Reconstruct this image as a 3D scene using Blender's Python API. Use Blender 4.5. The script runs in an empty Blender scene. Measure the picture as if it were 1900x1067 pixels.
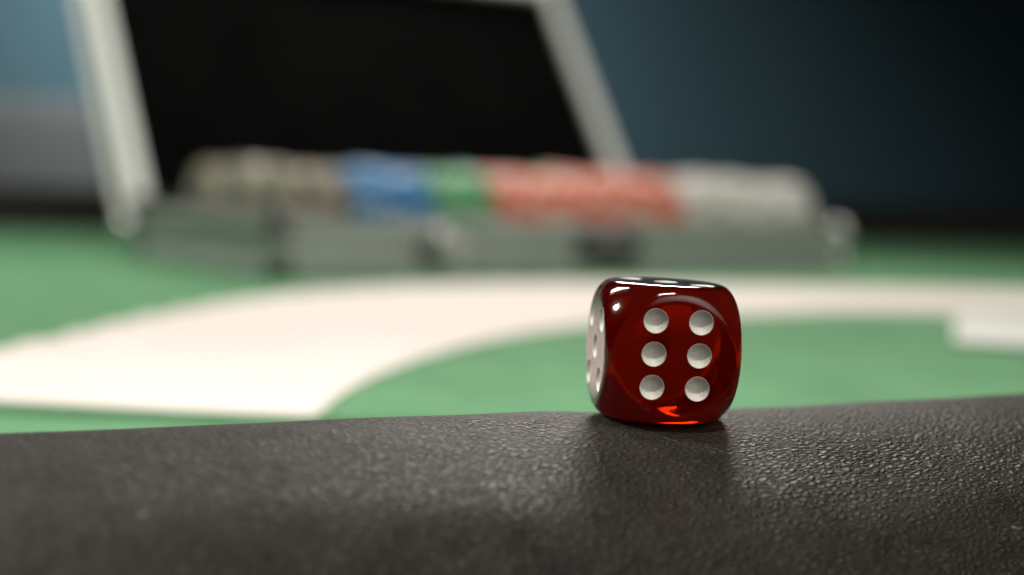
import bpy, bmesh, math, random
from mathutils import Vector, Matrix, noise

random.seed(7)
S = bpy.context.scene
C = S.collection
MM = 0.001

# ------------------------------------------------------------------ camera
cam_d = bpy.data.cameras.new("camera")
cam = bpy.data.objects.new("camera", cam_d)
C.objects.link(cam)
S.camera = cam
cam_d.lens = 50.02
cam_d.sensor_width = 36.0
cam_d.clip_start = 0.005
cam_d.clip_end = 50
PITCH, ROLL, CAM_H = math.atan(188.9 / 2640), 0.0254, 45.43
cam.location = (0, 0, CAM_H * MM)
cam.rotation_euler = (Matrix.Rotation(math.pi / 2 - PITCH, 3, 'X') @ Matrix.Rotation(ROLL, 3, 'Z')).to_euler()
cam_d.dof.use_dof = True
cam_d.dof.focus_distance = 0.1595
cam_d.dof.aperture_fstop = 9.0
cam_d.dof.aperture_blades = 7
cam_d.dof.aperture_rotation = 0.4

# ------------------------------------------------------------------ render + world
S.view_settings.view_transform = 'Standard'
S.view_settings.look = 'None'
S.view_settings.exposure = 0.0
S.view_settings.gamma = 1.0
S.cycles.max_bounces = 20
S.cycles.transmission_bounces = 16
S.cycles.transparent_max_bounces = 8
S.cycles.diffuse_bounces = 4
S.cycles.blur_glossy = 0.1
S.cycles.sample_clamp_indirect = 6.0
S.cycles.use_denoising = True
S.cycles.denoiser = 'OPENIMAGEDENOISE'
S.cycles.denoising_input_passes = 'RGB_ALBEDO_NORMAL'
S.cycles.denoising_prefilter = 'ACCURATE'
S.cycles.volume_bounces = 2

W = bpy.data.worlds.new("World")
S.world = W
W.use_nodes = True
W.node_tree.nodes["Background"].inputs[0].default_value = (0.9, 0.95, 1.0, 1)
W.node_tree.nodes["Background"].inputs[1].default_value = 0.005

def area(name, loc, target, sx, sy, power, col, spread=180):
    d = bpy.data.lights.new(name, 'AREA')
    d.shape = 'RECTANGLE'
    d.size, d.size_y = sx, sy
    d.energy = power
    d.color = col
    d.spread = math.radians(spread)
    if name == "low_lamp": d.shape = 'ELLIPSE'
    o = bpy.data.objects.new(name, d)
    C.objects.link(o)
    o.location = loc
    o.rotation_euler = (Vector(target) - Vector(loc)).to_track_quat('-Z', 'Y').to_euler()
    return o

# two tube lamps over the table (one just in front of the die, one behind it), a small lamp high on the left,
# an added soft fill panel behind the camera for room bounce, a lamp washing the wall
area("tube_lamp", (0.07, -0.06, 0.70), (0.07, 0.03, 0.0), 0.20, 0.04, 3.0, (1.0, 0.94, 0.87), 170)
area("tube_lamp", (-0.52, 0.64, 0.76), (-0.42, 0.72, 0.0), 0.46, 0.07, 4.3, (1.0, 0.94, 0.87), 160)
area("low_lamp", (0.09, 1.16, 0.50), (0.02, 0.18, 0.03), 0.30, 0.20, 1.9, (1.0, 0.93, 0.85), 110)
area("spot_lamp", (-0.66, 0.22, 0.62), (0.01, 0.17, 0.02), 0.07, 0.07, 0.24, (1.0, 0.95, 0.88), 34)
area("room_fill", (0.85, -1.05, 0.95), (0.06, 0.10, -0.05), 2.00, 1.30, 2.9, (1.0, 0.95, 0.86), 62)
area("wall_lamp", (-0.56, 1.25, 0.80), (-0.34, 2.06, 0.22), 0.16, 0.16, 2.7, (0.95, 0.97, 1.0), 70)

# ------------------------------------------------------------------ materials
def new_mat(name):
    m = bpy.data.materials.new(name)
    m.use_nodes = True
    nt = m.node_tree
    return m, nt, nt.nodes["Principled BSDF"]

def principled(name, col, rough=0.5, metal=0.0, var=0.12, scale=60.0, bump=0.0, bscale=400.0, spec=0.5):
    m, nt, b = new_mat(name)
    b.inputs["Roughness"].default_value = rough
    b.inputs["Metallic"].default_value = metal
    b.inputs["Specular IOR Level"].default_value = spec
    tc = nt.nodes.new("ShaderNodeTexCoord")
    n = nt.nodes.new("ShaderNodeTexNoise")
    n.inputs["Scale"].default_value = scale
    n.inputs["Detail"].default_value = 5
    nt.links.new(tc.outputs["Object"], n.inputs["Vector"])
    r = nt.nodes.new("ShaderNodeValToRGB")
    r.color_ramp.elements[0].position = 0.3
    r.color_ramp.elements[1].position = 0.7
    r.color_ramp.elements[0].color = (*[c * (1 - var) for c in col], 1)
    r.color_ramp.elements[1].color = (*[min(1, c * (1 + var)) for c in col], 1)
    nt.links.new(n.outputs["Fac"], r.inputs[0])
    nt.links.new(r.outputs[0], b.inputs["Base Color"])
    if bump:
        n2 = nt.nodes.new("ShaderNodeTexNoise")
        n2.inputs["Scale"].default_value = bscale
        n2.inputs["Detail"].default_value = 3
        nt.links.new(tc.outputs["Object"], n2.inputs["Vector"])
        bp = nt.nodes.new("ShaderNodeBump")
        bp.inputs["Strength"].default_value = bump
        bp.inputs["Distance"].default_value = 0.0005
        nt.links.new(n2.outputs["Fac"], bp.inputs["Height"])
        nt.links.new(bp.outputs[0], b.inputs["Normal"])
    return m

def leather_mat():
    m, nt, b = new_mat("black_leatherette")
    N, L = nt.nodes, nt.links
    uv = N.new("ShaderNodeUVMap")          # uv in metres: along the rail, round the rail
    mp = N.new("ShaderNodeMapping")
    mp.inputs["Scale"].default_value = (0.8, 1.35, 1.0)
    L.new(uv.outputs[0], mp.inputs[0])
    # warp so that the cells are uneven
    wn = N.new("ShaderNodeTexNoise"); wn.inputs["Scale"].default_value = 900; wn.inputs["Detail"].default_value = 3
    L.new(mp.outputs[0], wn.inputs["Vector"])
    sub = N.new("ShaderNodeVectorMath"); sub.operation = 'SUBTRACT'; sub.inputs[1].default_value = (.5, .5, .5)
    L.new(wn.outputs["Color"], sub.inputs[0])
    sc = N.new("ShaderNodeVectorMath"); sc.operation = 'SCALE'; sc.inputs[3].default_value = 0.0008
    L.new(sub.outputs[0], sc.inputs[0])
    ad = N.new("ShaderNodeVectorMath"); ad.operation = 'ADD'
    L.new(mp.outputs[0], ad.inputs[0]); L.new(sc.outputs[0], ad.inputs[1])
    v = N.new("ShaderNodeTexVoronoi"); v.feature = 'DISTANCE_TO_EDGE'; v.inputs["Scale"].default_value = 1250
    L.new(ad.outputs[0], v.inputs["Vector"])
    vr = N.new("ShaderNodeMapRange"); vr.inputs["From Max"].default_value = 0.42; vr.interpolation_type = 'SMOOTHSTEP'
    L.new(v.outputs["Distance"], vr.inputs["Value"])
    n2 = N.new("ShaderNodeTexNoise"); n2.inputs["Scale"].default_value = 340; n2.inputs["Detail"].default_value = 5
    n2.inputs["Roughness"].default_value = 0.65
    L.new(mp.outputs[0], n2.inputs["Vector"])
    mix = N.new("ShaderNodeMath"); mix.operation = 'MULTIPLY_ADD'; mix.inputs[1].default_value = 1.5
    L.new(n2.outputs["Fac"], mix.inputs[0]); L.new(vr.outputs[0], mix.inputs[2])
    bp = N.new("ShaderNodeBump"); bp.inputs["Strength"].default_value = 1.0; bp.inputs["Distance"].default_value = 0.00034
    L.new(mix.outputs[0], bp.inputs["Height"]); L.new(bp.outputs[0], b.inputs["Normal"])
    n3 = N.new("ShaderNodeTexNoise"); n3.inputs["Scale"].default_value = 160; n3.inputs["Detail"].default_value = 6
    L.new(uv.outputs[0], n3.inputs["Vector"])
    r = N.new("ShaderNodeValToRGB")
    r.color_ramp.elements[0].position = 0.32; r.color_ramp.elements[1].position = 0.72
    r.color_ramp.elements[0].color = (0.022, 0.0195, 0.0155, 1); r.color_ramp.elements[1].color = (0.046, 0.040, 0.032, 1)
    L.new(n3.outputs["Fac"], r.inputs[0])
    gr = N.new("ShaderNodeMapRange"); gr.inputs["To Min"].default_value = 0.5; gr.inputs["To Max"].default_value = 1.15   # base colour darker in the grooves
    L.new(vr.outputs[0], gr.inputs["Value"])
    gm = N.new("ShaderNodeVectorMath"); gm.operation = 'SCALE'
    L.new(r.outputs[0], gm.inputs[0]); L.new(gr.outputs[0], gm.inputs[3]); 
    # sparse specks of lint and dust
    dv = N.new("ShaderNodeTexVoronoi"); dv.inputs["Scale"].default_value = 150
    L.new(ad.outputs[0], dv.inputs["Vector"])
    dr = N.new("ShaderNodeMapRange"); dr.inputs["From Min"].default_value = 0.03; dr.inputs["From Max"].default_value = 0.055
    dr.inputs["To Min"].default_value = 0.55; dr.inputs["To Max"].default_value = 0.0
    L.new(dv.outputs["Distance"], dr.inputs["Value"])
    dm = N.new("ShaderNodeMix"); dm.data_type = 'RGBA'
    for sk in dm.inputs:
        if sk.name == "A" and sk.type == 'RGBA': L.new(gm.outputs[0], sk)
        if sk.name == "B" and sk.type == 'RGBA': sk.default_value = (0.30, 0.28, 0.25, 1)
        if sk.name == "Factor" and sk.type == 'VALUE': L.new(dr.outputs[0], sk)
    L.new(next(o for o in dm.outputs if o.type == 'RGBA'), b.inputs["Base Color"])
    rr = N.new("ShaderNodeMapRange"); rr.inputs["To Min"].default_value = 0.62; rr.inputs["To Max"].default_value = 0.44
    L.new(vr.outputs[0], rr.inputs["Value"]); L.new(rr.outputs[0], b.inputs["Roughness"])
    b.inputs["Specular IOR Level"].default_value = 0.21
    return m

def die_mat():
    m, nt, b = new_mat("red_clear_plastic")
    N, L = nt.nodes, nt.links
    b.inputs["Base Color"].default_value = (1, 1, 1, 1)
    b.inputs["Transmission Weight"].default_value = 1.0
    b.inputs["IOR"].default_value = 1.50
    n = N.new("ShaderNodeTexNoise"); n.inputs["Scale"].default_value = 900; n.inputs["Detail"].default_value = 4
    tc = N.new("ShaderNodeTexCoord"); L.new(tc.outputs["Object"], n.inputs["Vector"])
    mr = N.new("ShaderNodeMapRange"); mr.inputs["To Min"].default_value = 0.05; mr.inputs["To Max"].default_value = 0.10
    L.new(n.outputs["Fac"], mr.inputs["Value"]); L.new(mr.outputs[0], b.inputs["Roughness"])
    va = N.new("ShaderNodeVolumeAbsorption")
    va.inputs["Color"].default_value = (0.872, 0.50, 0.14, 1)
    va.inputs["Density"].default_value = 700
    vs = N.new("ShaderNodeVolumeScatter")      # the slight milkiness of cast plastic
    vs.inputs["Color"].default_value = (1.0, 0.07, 0.02, 1)
    vs.inputs["Density"].default_value = 40
    ad = N.new("ShaderNodeAddShader")
    L.new(va.outputs[0], ad.inputs[0]); L.new(vs.outputs[0], ad.inputs[1])
    L.new(ad.outputs[0], N["Material Output"].inputs["Volume"])
    return m

M = dict(
    leather=leather_mat(),
    die=die_mat(),
    pip=principled("white_pip_paint", (0.74, 0.72, 0.66), 0.45, var=0.06, scale=1500, bump=0.25, bscale=2500),
    felt=principled("green_felt", (0.130, 0.300, 0.158), 0.95, var=0.14, scale=45, bump=0.6, bscale=1500, spec=0.1),
    band=principled("white_felt_print", (0.81, 0.745, 0.71), 0.9, var=0.03, scale=35, bump=0.5, bscale=1500, spec=0.1),
    seam=principled("green_seam_cord", (0.10, 0.24, 0.12), 0.9, var=0.1, scale=200),
    alu=principled("brushed_aluminium", (0.74, 0.75, 0.72), 0.42, metal=0.25, var=0.06, scale=120),
    panel=principled("silver_case_panel", (0.36, 0.40, 0.37), 0.5, metal=0.15, var=0.12, scale=150, bump=0.3, bscale=900),
    rim=principled("pale_lid_rim", (0.88, 0.92, 0.88), 0.5, var=0.04, scale=120),
    chrome=principled("chrome_fitting", (0.80, 0.80, 0.78), 0.30, metal=1.0, var=0.03),
    black=principled("black_foam_lining", (0.003, 0.003, 0.003), 0.95, var=0.3, scale=25, bump=0.5, bscale=300, spec=0.02),
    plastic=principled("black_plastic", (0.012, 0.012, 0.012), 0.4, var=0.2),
    wall=principled("teal_wall_paint", (0.085, 0.165, 0.195), 0.75, var=0.05, scale=3, bump=0.2, bscale=250, spec=0.25),
    floor=principled("grey_carpet", (0.07, 0.07, 0.07), 0.95, var=0.2, scale=40, bump=0.5, bscale=300),
    wood=principled("dark_stained_wood", (0.05, 0.03, 0.02), 0.45, var=0.25, scale=18),
    chair=principled("grey_chair_fabric", (0.13, 0.143, 0.14), 0.95, var=0.08, scale=60, bump=0.4, bscale=600, spec=0.1),
    card=principled("white_card_stock", (0.86, 0.88, 0.84), 0.5, var=0.02),
    spot=principled("chip_white_inserts", (0.78, 0.76, 0.70), 0.45, var=0.05),
    spot_grey=principled("chip_grey_inserts", (0.16, 0.16, 0.17), 0.45, var=0.05),
    chip_red=principled("chip_red", (0.76, 0.17, 0.08), 0.42, var=0.08, spec=0.25),
    chip_blue=principled("chip_blue", (0.012, 0.22, 0.50), 0.42, var=0.08, spec=0.25),
    chip_green=principled("chip_green", (0.05, 0.36, 0.13), 0.42, var=0.08, spec=0.25),
    chip_white=principled("chip_white", (0.82, 0.82, 0.77), 0.42, var=0.06),
    chip_beige=principled("chip_beige", (0.40, 0.36, 0.27), 0.45, var=0.08, spec=0.25),
    chip_black=principled("chip_black", (0.03, 0.03, 0.03), 0.42, var=0.1),
)

# ------------------------------------------------------------------ helpers
def link(name, me, mat=None, parent=None, smooth=None):
    o = bpy.data.objects.new(name, me)
    C.objects.link(o)
    if mat is not None:
        for mm in (mat if isinstance(mat, (list, tuple)) else [mat]):
            me.materials.append(mm)
    if parent is not None:
        o.parent = parent
    if smooth is not None:
        for p in me.polygons: p.use_smooth = True
        if smooth < 180: me.set_sharp_from_angle(angle=math.radians(smooth))
    return o

def obj(name, bm, mat, parent=None, smooth=None):
    me = bpy.data.meshes.new(name)
    bmesh.ops.recalc_face_normals(bm, faces=bm.faces[:])
    bm.to_mesh(me); bm.free()
    return link(name, me, mat, parent, smooth)

def tag(o, label, cat, group=None):
    o["label"] = label; o["category"] = cat
    if group: o["group"] = group
    return o

def thing(name, label, cat, loc=(0, 0, 0), rot=(0, 0, 0), group=None):
    o = bpy.data.objects.new(name, None)
    C.objects.link(o)
    o.location = loc; o.rotation_euler = rot; o.empty_display_size = 0.02
    return tag(o, label, cat, group)

def box(bm, x0, x1, y0, y1, z0, z1, bev=0.0, seg=2):
    t = bmesh.new()
    bmesh.ops.create_cube(t, size=1.0)
    for v in t.verts:
        v.co = Vector((x0 + (v.co.x + .5) * (x1 - x0), y0 + (v.co.y + .5) * (y1 - y0), z0 + (v.co.z + .5) * (z1 - z0)))
    if bev:
        bmesh.ops.bevel(t, geom=t.edges[:], offset=bev, segments=seg, profile=0.5, affect='EDGES')
    merge(bm, t)

def merge(bm, t):
    me = bpy.data.meshes.new("tmp"); t.to_mesh(me); t.free()
    bm.from_mesh(me); bpy.data.meshes.remove(me)

def cyl(bm, p0, p1, r, seg=24):
    p0, p1 = Vector(p0), Vector(p1)
    d = p1 - p0
    mat = Matrix.Translation((p0 + p1) / 2) @ d.to_track_quat('Z', 'Y').to_matrix().to_4x4()
    bmesh.ops.create_cone(bm, cap_ends=True, segments=seg, radius1=r, radius2=r, depth=d.length, matrix=mat)

def ball(bm, c, r, seg=20):
    bmesh.ops.create_uvsphere(bm, u_segments=seg, v_segments=seg // 2, radius=r, matrix=Matrix.Translation(c))

def tube(bm, pts, r, seg=12):
    rings = []
    for i, p in enumerate(pts):
        a = Vector(pts[max(i - 1, 0)]); b = Vector(pts[min(i + 1, len(pts) - 1)])
        q = (b - a).to_track_quat('Z', 'Y')
        rings.append([bm.verts.new(Vector(p) + q @ Vector((r * math.cos(2 * math.pi * k / seg), r * math.sin(2 * math.pi * k / seg), 0))) for k in range(seg)])
    for a, b in zip(rings, rings[1:]):
        for k in range(seg):
            bm.faces.new((a[k], a[(k + 1) % seg], b[(k + 1) % seg], b[k]))
    bm.faces.new(rings[0]); bm.faces.new(rings[-1])

# ------------------------------------------------------------------ setting: floor, wall
ANG = math.radians(21.0)
U2 = Vector((math.cos(ANG), math.sin(ANG), 0)); V2 = Vector((-math.sin(ANG), math.cos(ANG), 0))
P0 = Vector((17.0, 165.5, 0)) * MM                 # a point of the rail crest, under the die
FLOOR_Z = -0.76

bm = bmesh.new()
bmesh.ops.create_grid(bm, x_segments=8, y_segments=8, size=7.0)
f = obj("floor", bm, M["floor"]); f["kind"] = "structure"; f.location = (0, 0.6, FLOOR_Z)

bm = bmesh.new()
box(bm, -5.0, 7.0, 0, 0.12, 0, 2.7)
w = obj("wall", bm, M["wall"]); w["kind"] = "structure"
w.location = tuple(P0 + V2 * 1.95 + Vector((0, 0, FLOOR_Z))); w.rotation_euler = (0, 0, ANG)

# ------------------------------------------------------------------ poker table
table = thing("poker_table", "green felt poker table with padded black leatherette rail and white printed band", "table", (0, 0, FLOOR_Z))
TI = Matrix.Translation((0, 0, -FLOOR_Z))           # table parts are written in scene space
def table_part(name, bm, mat, smooth=None):
    o = obj(name, bm, mat, table, smooth)
    o.matrix_parent_inverse = Matrix.Translation((0, 0, -FLOOR_Z))
    return o

S0, S1, WID, RC = -0.75, 0.95, 1.106, 0.36          # crest loop: along, across, corner radius
def loop(inset, fine=True):
    """crest loop offset inwards by inset; list of (point, outward 2-D normal, arc length)"""
    out = []
    def P(s, w): return P0 + U2 * s + V2 * w
    def seg(a, b, n, nrm):
        for i in range(n):
            t = i / n
            out.append((P(a[0] + (b[0] - a[0]) * t, a[1] + (b[1] - a[1]) * t) - nrm * inset, nrm))
    def arc(cs, cw, a0, a1, n):
        for i in range(n):
            a = a0 + (a1 - a0) * i / n
            nrm = U2 * math.cos(a) + V2 * math.sin(a)
            out.append((P(cs, cw) + nrm * (RC - inset), nrm))
    h = math.pi / 2
    seg((S0 + RC, 0), (-0.16, 0), 12, -V2)
    seg((-0.16, 0), (0.20, 0), 180 if fine else 12, -V2)
    seg((0.20, 0), (S1 - RC, 0), 16, -V2)
    arc(S1 - RC, RC, -h, 0, 18)
    seg((S1, RC), (S1, WID - RC), 10, U2)
    arc(S1 - RC, WID - RC, 0, h, 18)
    seg((S1 - RC, WID), (S0 + RC, WID), 24, V2)
    arc(S0 + RC, WID - RC, h, 2 * h, 18)
    seg((S0, WID - RC), (S0, RC), 10, -U2)
    arc(S0 + RC, RC, 2 * h, 3 * h, 18)
    return out

# padded rail: a round pad swept along the loop
RR = 0.048
bm = bmesh.new()
uvl = bm.loops.layers.uv.new("UVMap")
lp = loop(0)
NSEC = 72
rings, acc = [], 0.0
for i, (p, n) in enumerate(lp):
    if i: acc += (p - lp[i - 1][0]).length
    wfar = max(0.0, min(1.0, ((p - P0).dot(V2) - 0.2) / 0.8))
    top = 0.0189 + 0.016 * wfar * wfar * (3 - 2 * wfar)
    ring = []
    for k in range(NSEC + 1):
        a = math.radians(-100 + 200 * k / NSEC)       # 0 is up, positive is outwards
        d = 0.0009 * noise.noise(Vector((acc * 22, k * 0.07, 3.1))) + 0.00035 * noise.noise(Vector((acc * 70, k * 0.22, 8.0)))
        r = RR + d
        ring.append((bm.verts.new(p + n * (r * math.sin(a)) + Vector((0, 0, top - RR + r * math.cos(a)))), acc, a * RR))
    rings.append(ring)
LL = acc + (lp[0][0] - lp[-1][0]).length
m_ = len(rings)
for i in range(m_):
    A, B = rings[i], rings[(i + 1) % m_]
    for k in range(NSEC):
        fc = bm.faces.new((A[k][0], A[k + 1][0], B[k + 1][0], B[k][0]))
        ub = LL if i == m_ - 1 else B[k][1]
        for lo, uv in zip(fc.loops, ((A[k][1], A[k][2]), (A[k][1], A[k + 1][2]), (ub, B[k + 1][2]), (ub, B[k][2]))):
            lo[uvl].uv = uv
table_part("padded_rail", bm, M["leather"], 180)

# felt
bm = bmesh.new()
vs = [bm.verts.new(p) for p, n in loop(0.012, False)]
bm.faces.new(vs)
bmesh.ops.triangulate(bm, faces=bm.faces[:])
table_part("felt_top", bm, M["felt"])

def spline(pts, n=8):
    out = []
    P = [Vector((x, y, 0)) for x, y in pts]
    P = [P[0] * 2 - P[1]] + P + [P[-1] * 2 - P[-2]]
    for i in range(1, len(P) - 2):
        for j in range(n):
            t = j / n
            a, b, c, d = P[i - 1:i + 3]
            out.append(0.5 * ((2 * b) + (c - a) * t + (2 * a - 5 * b + 4 * c - d) * t * t + (3 * b - a - 3 * c + d) * t ** 3))
    out.append(P[-2])
    return out

outer = spline([(-150, 288), (-140, 320), (-129, 357), (-121.8, 386.3), (-112.8, 457), (-92, 540), (-60, 598), (-18, 636), (33, 660), (88, 672), (170, 680), (250, 684), (400, 684), (550, 672)], 10)
inner = spline([(-37.5, 267.5), (-36.5, 284), (-35.3, 303), (-29.3, 340), (-15.8, 388), (8.7, 442), (46, 490), (88, 523), (134, 550), (198, 556), (300, 554), (420, 548), (540, 530)], 10)
# small scallops along the outer edge of the print
oo = []
acc = 0.0
for i, p in enumerate(outer):
    if i: acc += (p - outer[i - 1]).length
    t = (outer[min(i + 1, len(outer) - 1)] - outer[max(i - 1, 0)]).normalized()
    nrm = Vector((-t.y, t.x, 0))
    oo.append(p + nrm * (6.0 * abs(math.sin(acc / 26 * math.pi))))
N_ = 260
def resample(pts, n):
    L = [0.0]
    for a, b in zip(pts, pts[1:]): L.append(L[-1] + (b - a).length)
    out, j = [], 0
    for i in range(n):
        s = L[-1] * i / (n - 1)
        while j < len(L) - 2 and L[j + 1] < s: j += 1
        t = (s - L[j]) / max(1e-9, L[j + 1] - L[j])
        out.append(pts[j].lerp(pts[j + 1], t))
    return out
A, B = resample(oo, N_), resample(inner, N_)
bm = bmesh.new()
va = [bm.verts.new(p * MM + Vector((0, 0, 0.0006))) for p in A]
vb = [bm.verts.new(p * MM + Vector((0, 0, 0.0006))) for p in B]
for i in range(N_ - 1):
    bm.faces.new((va[i], vb[i], vb[i + 1], va[i + 1]))
ge = bmesh.ops.extrude_face_region(bm, geom=bm.faces[:])
for v in ge["geom"]:
    if isinstance(v, bmesh.types.BMVert): v.co.z = 0.0001
table_part("printed_band", bm, M["band"])

bm = bmesh.new()
tube(bm, [Vector((x, y, 0.4)) * MM for x, y in [(-230, 279), (-160, 273.5), (-99, 268.5), (-66, 265.0), (-45, 263.5), (-20, 262.5), (20, 263), (60, 268)]], 0.0014)
table_part("felt_seam", bm, M["seam"], 60)

# board under the felt and pedestal legs
bm = bmesh.new()
vs = [bm.verts.new(p + Vector((0, 0, -0.004))) for p, n in loop(0.0, False)]
fc = bm.faces.new(vs)
ge = bmesh.ops.extrude_face_region(bm, geom=[fc])
for v in ge["geom"]:
    if isinstance(v, bmesh.types.BMVert): v.co.z = -0.04
table_part("table_board", bm, M["wood"])
for s in (-0.35, 0.55):
    c = P0 + U2 * s + V2 * (WID / 2)
    bm = bmesh.new()
    cyl(bm, (c.x, c.y, -0.041), (c.x, c.y, FLOOR_Z + 0.04), 0.06, 32)
    cyl(bm, (c.x, c.y, FLOOR_Z + 0.039), (c.x, c.y, FLOOR_Z + 0.001), 0.24, 40)
    table_part("pedestal_leg", bm, M["wood"], 40)

# ------------------------------------------------------------------ the die
die = thing("die", "red translucent die with white pips on the black rail, six facing the viewer", "die")
HALF, RS = 8.0, 10.55
def smax(a, b, k):
    h = max(k - abs(a - b), 0) / k
    return max(a, b) + h * h * k * 0.25
def body_sdf(p):
    x, y, z = abs(p.x), abs(p.y), abs(p.z)
    c = smax(smax(x - HALF, y - HALF, 0.9), z - HALF, 0.9)
    return smax(c, p.length - RS, 0.55)
def surface(d):
    lo, hi = 5.0, 15.0
    for _ in range(34):
        m2 = (lo + hi) / 2
        if body_sdf(d * m2) < 0: lo = m2
        else: hi = m2
    return d * lo
bm = bmesh.new()
bmesh.ops.create_cube(bm, size=2.0)
bmesh.ops.subdivide_edges(bm, edges=bm.edges[:], cuts=71, use_grid_fill=True)
for v in bm.verts:
    q = Vector([math.tan(c * math.pi / 4) for c in v.co])
    v.co = surface(q.normalized())
me = bpy.data.meshes.new("body")
bmesh.ops.recalc_face_normals(bm, faces=bm.faces[:])
bm.to_mesh(me); bm.free()

PR, PD = 1.42, 0.76
SR = (PR * PR + PD * PD) / (2 * PD)
a_, b_ = 3.45, 3.55
layout = {
    6: [(sx * 2.62, sz * 3.78 + 0.28) for sx in (-1, 1) for sz in (-1, 0, 1)],
    5: [(sx * a_, sz * a_) for sx in (-1, 1) for sz in (-1, 1)] + [(0, 0)],
    4: [(sx * a_, sz * a_) for sx in (-1, 1) for sz in (-1, 1)],
    3: [(-b_, b_), (0, 0), (b_, -b_)],
    2: [(-b_, b_), (b_, -b_)],
    1: [(0, 0)],
}
# normal, first axis, second axis of each numbered face
faces6 = {6: ((0, -1, 0), (1, 0, 0), (0, 0, 1)), 1: ((0, 1, 0), (-1, 0, 0), (0, 0, 1)),
          5: ((-1, 0, 0), (0, -1, 0), (0, 0, 1)), 2: ((1, 0, 0), (0, 1, 0), (0, 0, 1)),
          3: ((0, 0, 1), (1, 0, 0), (0, 1, 0)), 4: ((0, 0, -1), (1, 0, 0), (0, -1, 0))}
cut = bmesh.new()
pips = []
for k, (n, u, v) in faces6.items():
    n, u, v = Vector(n), Vector(u), Vector(v)
    for (i, j) in layout[k]:
        c = u * i + v * j + n * (HALF - 0.02)
        pips.append((c, n, u, v))
        q = n.to_track_quat('Z', 'Y').to_matrix().to_4x4()
        bmesh.ops.create_uvsphere(cut, u_segments=56, v_segments=36, radius=SR, matrix=Matrix.Translation(c + n * (SR - PD)) @ q)
cm = bpy.data.meshes.new("cut"); cut.to_mesh(cm); cut.free()
ob = bpy.data.objects.new("body", me); C.objects.link(ob)
oc = bpy.data.objects.new("cut", cm); C.objects.link(oc)
md = ob.modifiers.new("b", 'BOOLEAN'); md.operation = 'DIFFERENCE'; md.object = oc; md.solver = 'EXACT'
dg = bpy.context.evaluated_depsgraph_get()
me2 = bpy.data.meshes.new_from_object(ob.evaluated_get(dg))
bpy.data.objects.remove(oc); bpy.data.objects.remove(ob)
me2.name = "body"; me2.materials.clear()
me2.transform(Matrix.Scale(MM, 4))
body = link("body", me2, M["die"], die, 32)
# painted bowls of the pips: a thin shell that straddles the cut
def bowl_mesh():
    b = bmesh.new()
    NR, NA = 12, 48
    def shell(rad, zc, amax):
        rr = []
        top = b.verts.new((0, 0, zc - rad))
        for i in range(1, NR + 1):
            t = amax * i / NR
            rr.append([b.verts.new((rad * math.sin(t) * math.cos(2 * math.pi * k / NA), rad * math.sin(t) * math.sin(2 * math.pi * k / NA), zc - rad * math.cos(t))) for k in range(NA)])
        for k in range(NA): b.faces.new((top, rr[0][k], rr[0][(k + 1) % NA]))
        for p, q in zip(rr, rr[1:]):
            for k in range(NA): b.faces.new((p[k], q[k], q[(k + 1) % NA], p[(k + 1) % NA]))
        return rr[-1]
    zc = SR - PD
    am = math.acos((zc - 0.0) / SR)
    fi = shell(SR - 0.035, zc, am)
    fo = shell(SR + 0.035, zc, am)
    for k in range(NA): b.faces.new((fi[k], fo[k], fo[(k + 1) % NA], fi[(k + 1) % NA]))
    bmesh.ops.recalc_face_normals(b, faces=b.faces[:])
    bmesh.ops.scale(b, vec=(MM, MM, MM), verts=b.verts[:])
    me = bpy.data.meshes.new("pip"); b.to_mesh(me); b.free()
    me.materials.append(M["pip"])
    for p in me.polygons: p.use_smooth = True
    me.set_sharp_from_angle(angle=math.radians(50))
    return me
bmsh = bowl_mesh()
for (c, n, u, v) in pips:
    o = bpy.data.objects.new("pip", bmsh); C.objects.link(o); o.parent = die
    o.matrix_local = Matrix.Translation(c * MM) @ n.to_track_quat('Z', 'Y').to_matrix().to_4x4()
die.location = (0.01775, 0.1662, 0.0189 + 0.00795 - 0.0001)
die.scale = (0.99, 0.99, 0.99)
die.rotation_euler = (math.radians(0.4), math.radians(1.6), math.radians(6.3))

# ------------------------------------------------------------------ aluminium poker case
CW, CD, CH = 0.3620, 0.1977, 0.0275
PSI, PHI = 0.5710, 0.6051
case = thing("poker_case", "open silver aluminium poker chip case with black lined lid on green felt", "case", (-0.1072, 0.6400, 0.0003), (0, 0, PSI))
bm = bmesh.new()
T = 0.004
box(bm, 0.003, CW - 0.003, 0.003, T + .003, 0.003, CH - 0.006)
box(bm, 0.003, CW - 0.003, CD - T - .003, CD - 0.003, 0.003, CH - 0.006)
box(bm, 0.003, T + .003, T + .003, CD - T - .003, 0.003, CH - 0.006)
box(bm, CW - T - .003, CW - 0.003, T + .003, CD - T - .003, 0.003, CH - 0.006)
box(bm, T + .003, CW - T - .003, T + .003, CD - T - .003, 0.003, 0.006)
base = obj("base", bm, M["panel"], case)
def frame_bm(x0, x1, y0, y1, z0, z1, wd, bev=0.0008):
    b = bmesh.new()
    box(b, x0, x1, y0, y0 + wd, z0, z1, bev); box(b, x0, x1, y1 - wd, y1, z0, z1, bev)
    box(b, x0, x0 + wd, y0 + wd, y1 - wd, z0, z1, bev); box(b, x1 - wd, x1, y0 + wd, y1 - wd, z0, z1, bev)
    return b
obj("base_rim", frame_bm(0, CW, 0, CD, CH - 0.0062, CH, 0.0085), M["panel"], base)
bm = frame_bm(0, CW, 0, CD, 0.0005, 0.006, 0.0085)
obj("bottom_trim", bm, M["panel"], base)
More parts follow.
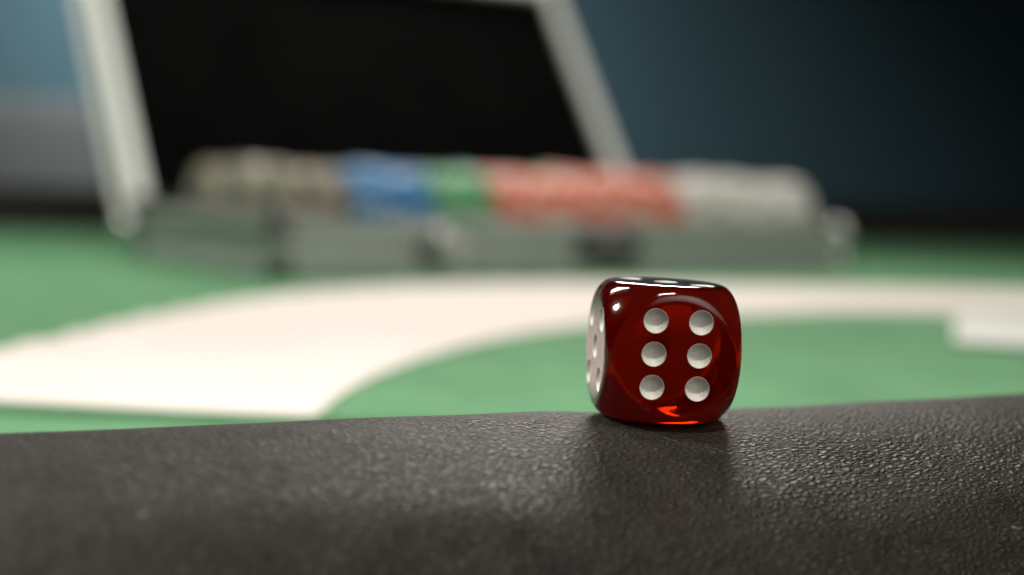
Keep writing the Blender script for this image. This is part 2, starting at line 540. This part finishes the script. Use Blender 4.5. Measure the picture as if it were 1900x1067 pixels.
for (x, y) in ((0.004, 0.004), (CW - 0.004, 0.004), (0.004, CD - 0.004), (CW - 0.004, CD - 0.004)):
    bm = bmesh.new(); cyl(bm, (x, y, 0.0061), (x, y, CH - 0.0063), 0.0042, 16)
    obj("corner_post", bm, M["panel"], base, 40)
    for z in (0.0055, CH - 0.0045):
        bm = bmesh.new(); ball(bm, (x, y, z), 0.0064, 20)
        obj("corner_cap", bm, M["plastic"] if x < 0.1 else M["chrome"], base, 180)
# chip tray: black foam with three round troughs
RY = [0.034, 0.080, 0.126]
CZ, CR = 0.0318, 0.0197
bm = bmesh.new()
prof = []
def trough(yc):
    zt = 0.0222
    half = math.sqrt((CR + 0.001) ** 2 - (CZ - zt) ** 2)
    a0 = math.acos((CZ - zt) / (CR + 0.001))
    return [(yc + (CR + 0.001) * math.sin(-a0 + 2 * a0 * i / 16), CZ - (CR + 0.001) * math.cos(-a0 + 2 * a0 * i / 16)) for i in range(17)]
prof.append((0.0075, 0.0222))
for yc in RY: prof += trough(yc)
prof.append((CD - 0.0075, 0.0222))
for x in (0.0075, CW - 0.0075):
    pass
va = [bm.verts.new((0.0075, y, z)) for y, z in prof]; vb = [bm.verts.new((CW - 0.0075, y, z)) for y, z in prof]
for i in range(len(prof) - 1): bm.faces.new((va[i], va[i + 1], vb[i + 1], vb[i]))
lo = [bm.verts.new((x, y, 0.0065)) for x, y in ((0.0075, 0.0075), (0.0075, CD - 0.0075), (CW - 0.0075, CD - 0.0075), (CW - 0.0075, 0.0075))]
bm.faces.new([lo[0]] + va + [lo[1]]); bm.faces.new([lo[3]] + vb + [lo[2]])
bm.faces.new((lo[0], va[0], vb[0], lo[3])); bm.faces.new((lo[1], va[-1], vb[-1], lo[2])); bm.faces.new(lo)
obj("chip_tray", bm, M["black"], case, 30)

# latches and handle on the front
for t in (0.235,):
    x = CW * t
    bm = bmesh.new()
    box(bm, x - 0.014, x + 0.014, -0.0022, 0.0028, 0.008, CH - 0.0065, 0.0008)
    la = obj("latch", bm, M["chrome"], case)
    bm = bmesh.new()
    pts = [(x + 0.0, -0.0028 - 0.0045 * math.sin(math.pi * i / 10), CH - 0.005 - (CH - 0.015) * i / 10) for i in range(11)]
    tube(bm, pts, 0.0034, 12)
    obj("latch_lever", bm, M["chrome"], la, 60)
    bm = bmesh.new()
    box(bm, x - 0.012, x - 0.0045, -0.0052, -0.0025, 0.009, 0.020, 0.0006)
    obj("lock_barrel", bm, M["plastic"], la)
bm = bmesh.new()
hx = CW * 0.515
pts = [(hx - 0.012 + 0.024 * i / 20, -0.004 - 0.008 * min(1, math.sin(math.pi * i / 20) * 2), 0.016) for i in range(21)]
tube(bm, pts, 0.0042, 12)
hd = obj("handle", bm, M["plastic"], case, 60)
for dx in (-0.012, 0.012):
    bm = bmesh.new(); box(bm, hx + dx - 0.006, hx + dx + 0.006, -0.0026, 0.0027, 0.009, 0.023, 0.0007)
    obj("handle_mount", bm, M["plastic"], hd)

# lid, leaning back on its hinges
lid = bpy.data.objects.new("lid", None); C.objects.link(lid); lid.parent = case; lid.empty_display_size = 0.02
# lid space: x along the hinge, y up the lid, z towards the open side
yl = Vector((0, math.sin(PHI), math.cos(PHI))); zl = Vector((0, -math.cos(PHI), math.sin(PHI)))
lid.matrix_local = Matrix.Translation((0, CD + 0.001, CH + 0.0015)) @ Matrix(((1, yl.x, zl.x), (0, yl.y, zl.y), (0, yl.z, zl.z))).to_4x4()
LDEP = 0.032
LH = CD + 0.011
bm = bmesh.new()
box(bm, 0.003, CW - 0.003, 0.003, 0.006, -LDEP, -0.005)
box(bm, 0.003, CW - 0.003, LH - 0.006, LH - 0.003, -LDEP, -0.005)
box(bm, 0.003, 0.006, 0.006, LH - 0.006, -LDEP, -0.005)
box(bm, CW - 0.006, CW - 0.003, 0.006, LH - 0.006, -LDEP, -0.005)
box(bm, 0.006, CW - 0.006, 0.006, LH - 0.006, -LDEP, -LDEP + 0.003)
obj("lid_shell", bm, M["panel"], lid)
bm = bmesh.new()
box(bm, 0, CW, LH - 0.0095, LH, -0.005, 0, 0.0012)
box(bm, 0, 0.0095, 0.0062, LH - 0.0095, -0.005, 0, 0.0012); box(bm, CW - 0.0095, CW, 0.0062, LH - 0.0095, -0.005, 0, 0.0012)
obj("lid_rim", bm, M["rim"], lid)
bm = bmesh.new(); box(bm, 0, CW, 0, 0.006, -0.005, -0.0004, 0.001)
obj("hinge_strip", bm, M["plastic"], lid)
obj("back_trim", frame_bm(0, CW, 0, LH, -LDEP - 0.001, -LDEP + 0.005, 0.0085), M["alu"], lid)
bm = bmesh.new()
box(bm, 0.0065, CW - 0.0065, 0.0065, LH - 0.0065, -LDEP + 0.0045, -0.010, 0.003)
obj("lining", bm, M["black"], lid, 40)
for (x, y) in ((0.004, 0.004), (CW - 0.004, 0.004), (0.004, LH - 0.004), (CW - 0.004, LH - 0.004)):
    bm = bmesh.new(); ball(bm, (x, y, -LDEP + 0.003), 0.0064, 20)
    obj("corner_cap", bm, M["chrome"], lid, 180)
for x in (0.07, CW - 0.07):
    bm = bmesh.new(); cyl(bm, (x - 0.016, CD + 0.0015, CH + 0.0005), (x + 0.016, CD + 0.0015, CH + 0.0005), 0.0026, 14)
    box(bm, x - 0.015, x + 0.015, CD + 0.0001, CD + 0.0018, CH - 0.014, CH - 0.001, 0.0004)
    obj("hinge", bm, M["chrome"], case, 40)

# ------------------------------------------------------------------ chips: every chip a thing
def chip_mesh(name, colmat):
    b = bmesh.new()
    NA = 48
    R_, H_ = CR, 0.00325
    prof = [(R_ * 0.62, 0), (R_ * 0.66, H_ * 0.06), (R_ * 0.94, H_ * 0.06), (R_, H_ * 0.2), (R_, H_ * 0.8), (R_ * 0.94, H_ * 0.94), (R_ * 0.66, H_ * 0.94), (R_ * 0.62, H_)]
    prof[0] = (R_ * 0.62, H_ * 0.10); prof[-1] = (R_ * 0.62, H_ * 0.90)
    rr = [[b.verts.new((H_ * 0 + z, r * math.cos(2 * math.pi * k / NA), r * math.sin(2 * math.pi * k / NA))) for k in range(NA)] for r, z in prof]
    for i, (p, q) in enumerate(zip(rr, rr[1:])):
        for k in range(NA):
            fc = b.faces.new((p[k], p[(k + 1) % NA], q[(k + 1) % NA], q[k]))
            if ((k % 8) in (0, 1) if "red" in name else (k % 8) == 0) and 1 <= i <= 5: fc.material_index = 1
    b.faces.new(rr[0]).material_index = 1
    b.faces.new(rr[-1]).material_index = 1
    bmesh.ops.recalc_face_normals(b, faces=b.faces[:])
    me = bpy.data.meshes.new(name); b.to_mesh(me); b.free()
    me.materials.append(colmat); me.materials.append(M["spot_grey"] if "white" in name or "beige" in name else M["spot"])
    return me
cmesh = {c: chip_mesh(c + "_chip", M["chip_" + c]) for c in ("red", "blue", "green", "white", "beige", "black")}
MIX = ("beige", "white", "beige", "black", "beige", "black")
ROWS = [
    [("mix", 0.10), ("gap", 0.104), ("blue", 0.235), ("gap", 0.245), ("green", 0.335), ("gap", 0.345), ("red", 0.705), ("gap", 0.715), ("white", 1.0)],
    [("mix", 0.34), ("gap", 0.35), ("blue", 0.45), ("green", 0.56), ("gap", 0.57), ("red", 0.78), ("white", 1.0)],
    [("mix", 0.40), ("gap", 0.41), ("blue", 0.5), ("green", 0.60), ("gap", 0.61), ("red", 0.83), ("white", 1.0)],
]
rown = ["front", "middle", "rear"]
PITCHC = 0.00352
NCH = int((CW - 0.026) / PITCHC)
cmat = Matrix.Translation(case.location) @ Matrix.Rotation(PSI, 4, 'Z')
seen = {}
for r, segs in enumerate(ROWS):
    for i in range(NCH):
        t = (i + 0.5) / NCH
        k = next(j for j, (c, e) in enumerate(segs) if t <= e)
        c = segs[k][0]
        if c == "gap": continue
        if c == "mix": c = MIX[((i // 2) * 5 + (i // 7) * 3 + r * 2) % len(MIX)]
        left = ""
        if c == "white" and any(q[0] == "mix" for q in segs): left = " near its left end" if k == 0 else " at its right end"
        o = bpy.data.objects.new(c + "_chip", cmesh[c]); C.objects.link(o)
        lean = random.uniform(-0.012, 0.012)
        o.matrix_world = cmat @ Matrix.Translation((0.012 + i * PITCHC, RY[r] + random.uniform(-.0010, .0010), CZ + 0.0008 + random.uniform(-0.0010, 0.0012) + 0.0024 * noise.noise(Vector((i * 0.16, r * 7.0, 0.5))))) \
            @ Matrix.Rotation(lean, 4, 'Z') @ Matrix.Rotation(1.9 * ((i // 4) * 37 % 11) + random.uniform(-0.12, 0.12), 4, 'X')
        tag(o, f"{c} poker chip in the {rown[r]} row of the open case{left}", "poker chip",
            f"{c} chips in the {rown[r]} row of the case{left}")

# ------------------------------------------------------------------ white card at the right
bm = bmesh.new()
t = bmesh.new()
box(t, -0.0315, 0.0315, -0.044, 0.044, 0, 0.0004)
vert_edges = [e for e in t.edges if abs(e.verts[0].co.z - e.verts[1].co.z) > 1e-5]
bmesh.ops.bevel(t, geom=vert_edges, offset=0.0035, segments=5, profile=0.5, affect='EDGES')
merge(bm, t)
card = tag(obj("playing_card", bm, M["card"]), "plain white card lying on the green felt right of the die", "card")
ca = math.atan2(85, 27) - math.pi / 2
e = Vector((149.5, 477.5)) + Vector((math.cos(ca), math.sin(ca))) * 31.5
card.location = (e.x * MM, e.y * MM, 0.0012); card.rotation_euler = (0, 0, ca)

# ------------------------------------------------------------------ grey chair beyond the table, far left
ch = thing("chair", "grey upholstered chair standing behind the table at far left, mostly hidden", "chair", (-0.62, 1.80, FLOOR_Z), (0, 0, 0.25))
bm = bmesh.new(); box(bm, -0.27, 0.27, 0.0, 0.09, 0.42, 0.905, 0.035, 4); obj("backrest", bm, M["chair"], ch, 60)
bm = bmesh.new(); box(bm, -0.26, 0.26, -0.0, 0.47, 0.36, 0.415, 0.02, 3)
for v in bm.verts: v.co.y = v.co.y + 0.0
obj("seat", bm, M["chair"], ch, 60)
for sx in (-0.22, 0.22):
    for sy in (0.04, 0.43):
        bm = bmesh.new(); cyl(bm, (sx, sy, 0.0), (sx * 0.95, sy, 0.362), 0.016, 16); obj("leg", bm, M["wood"], ch, 40)
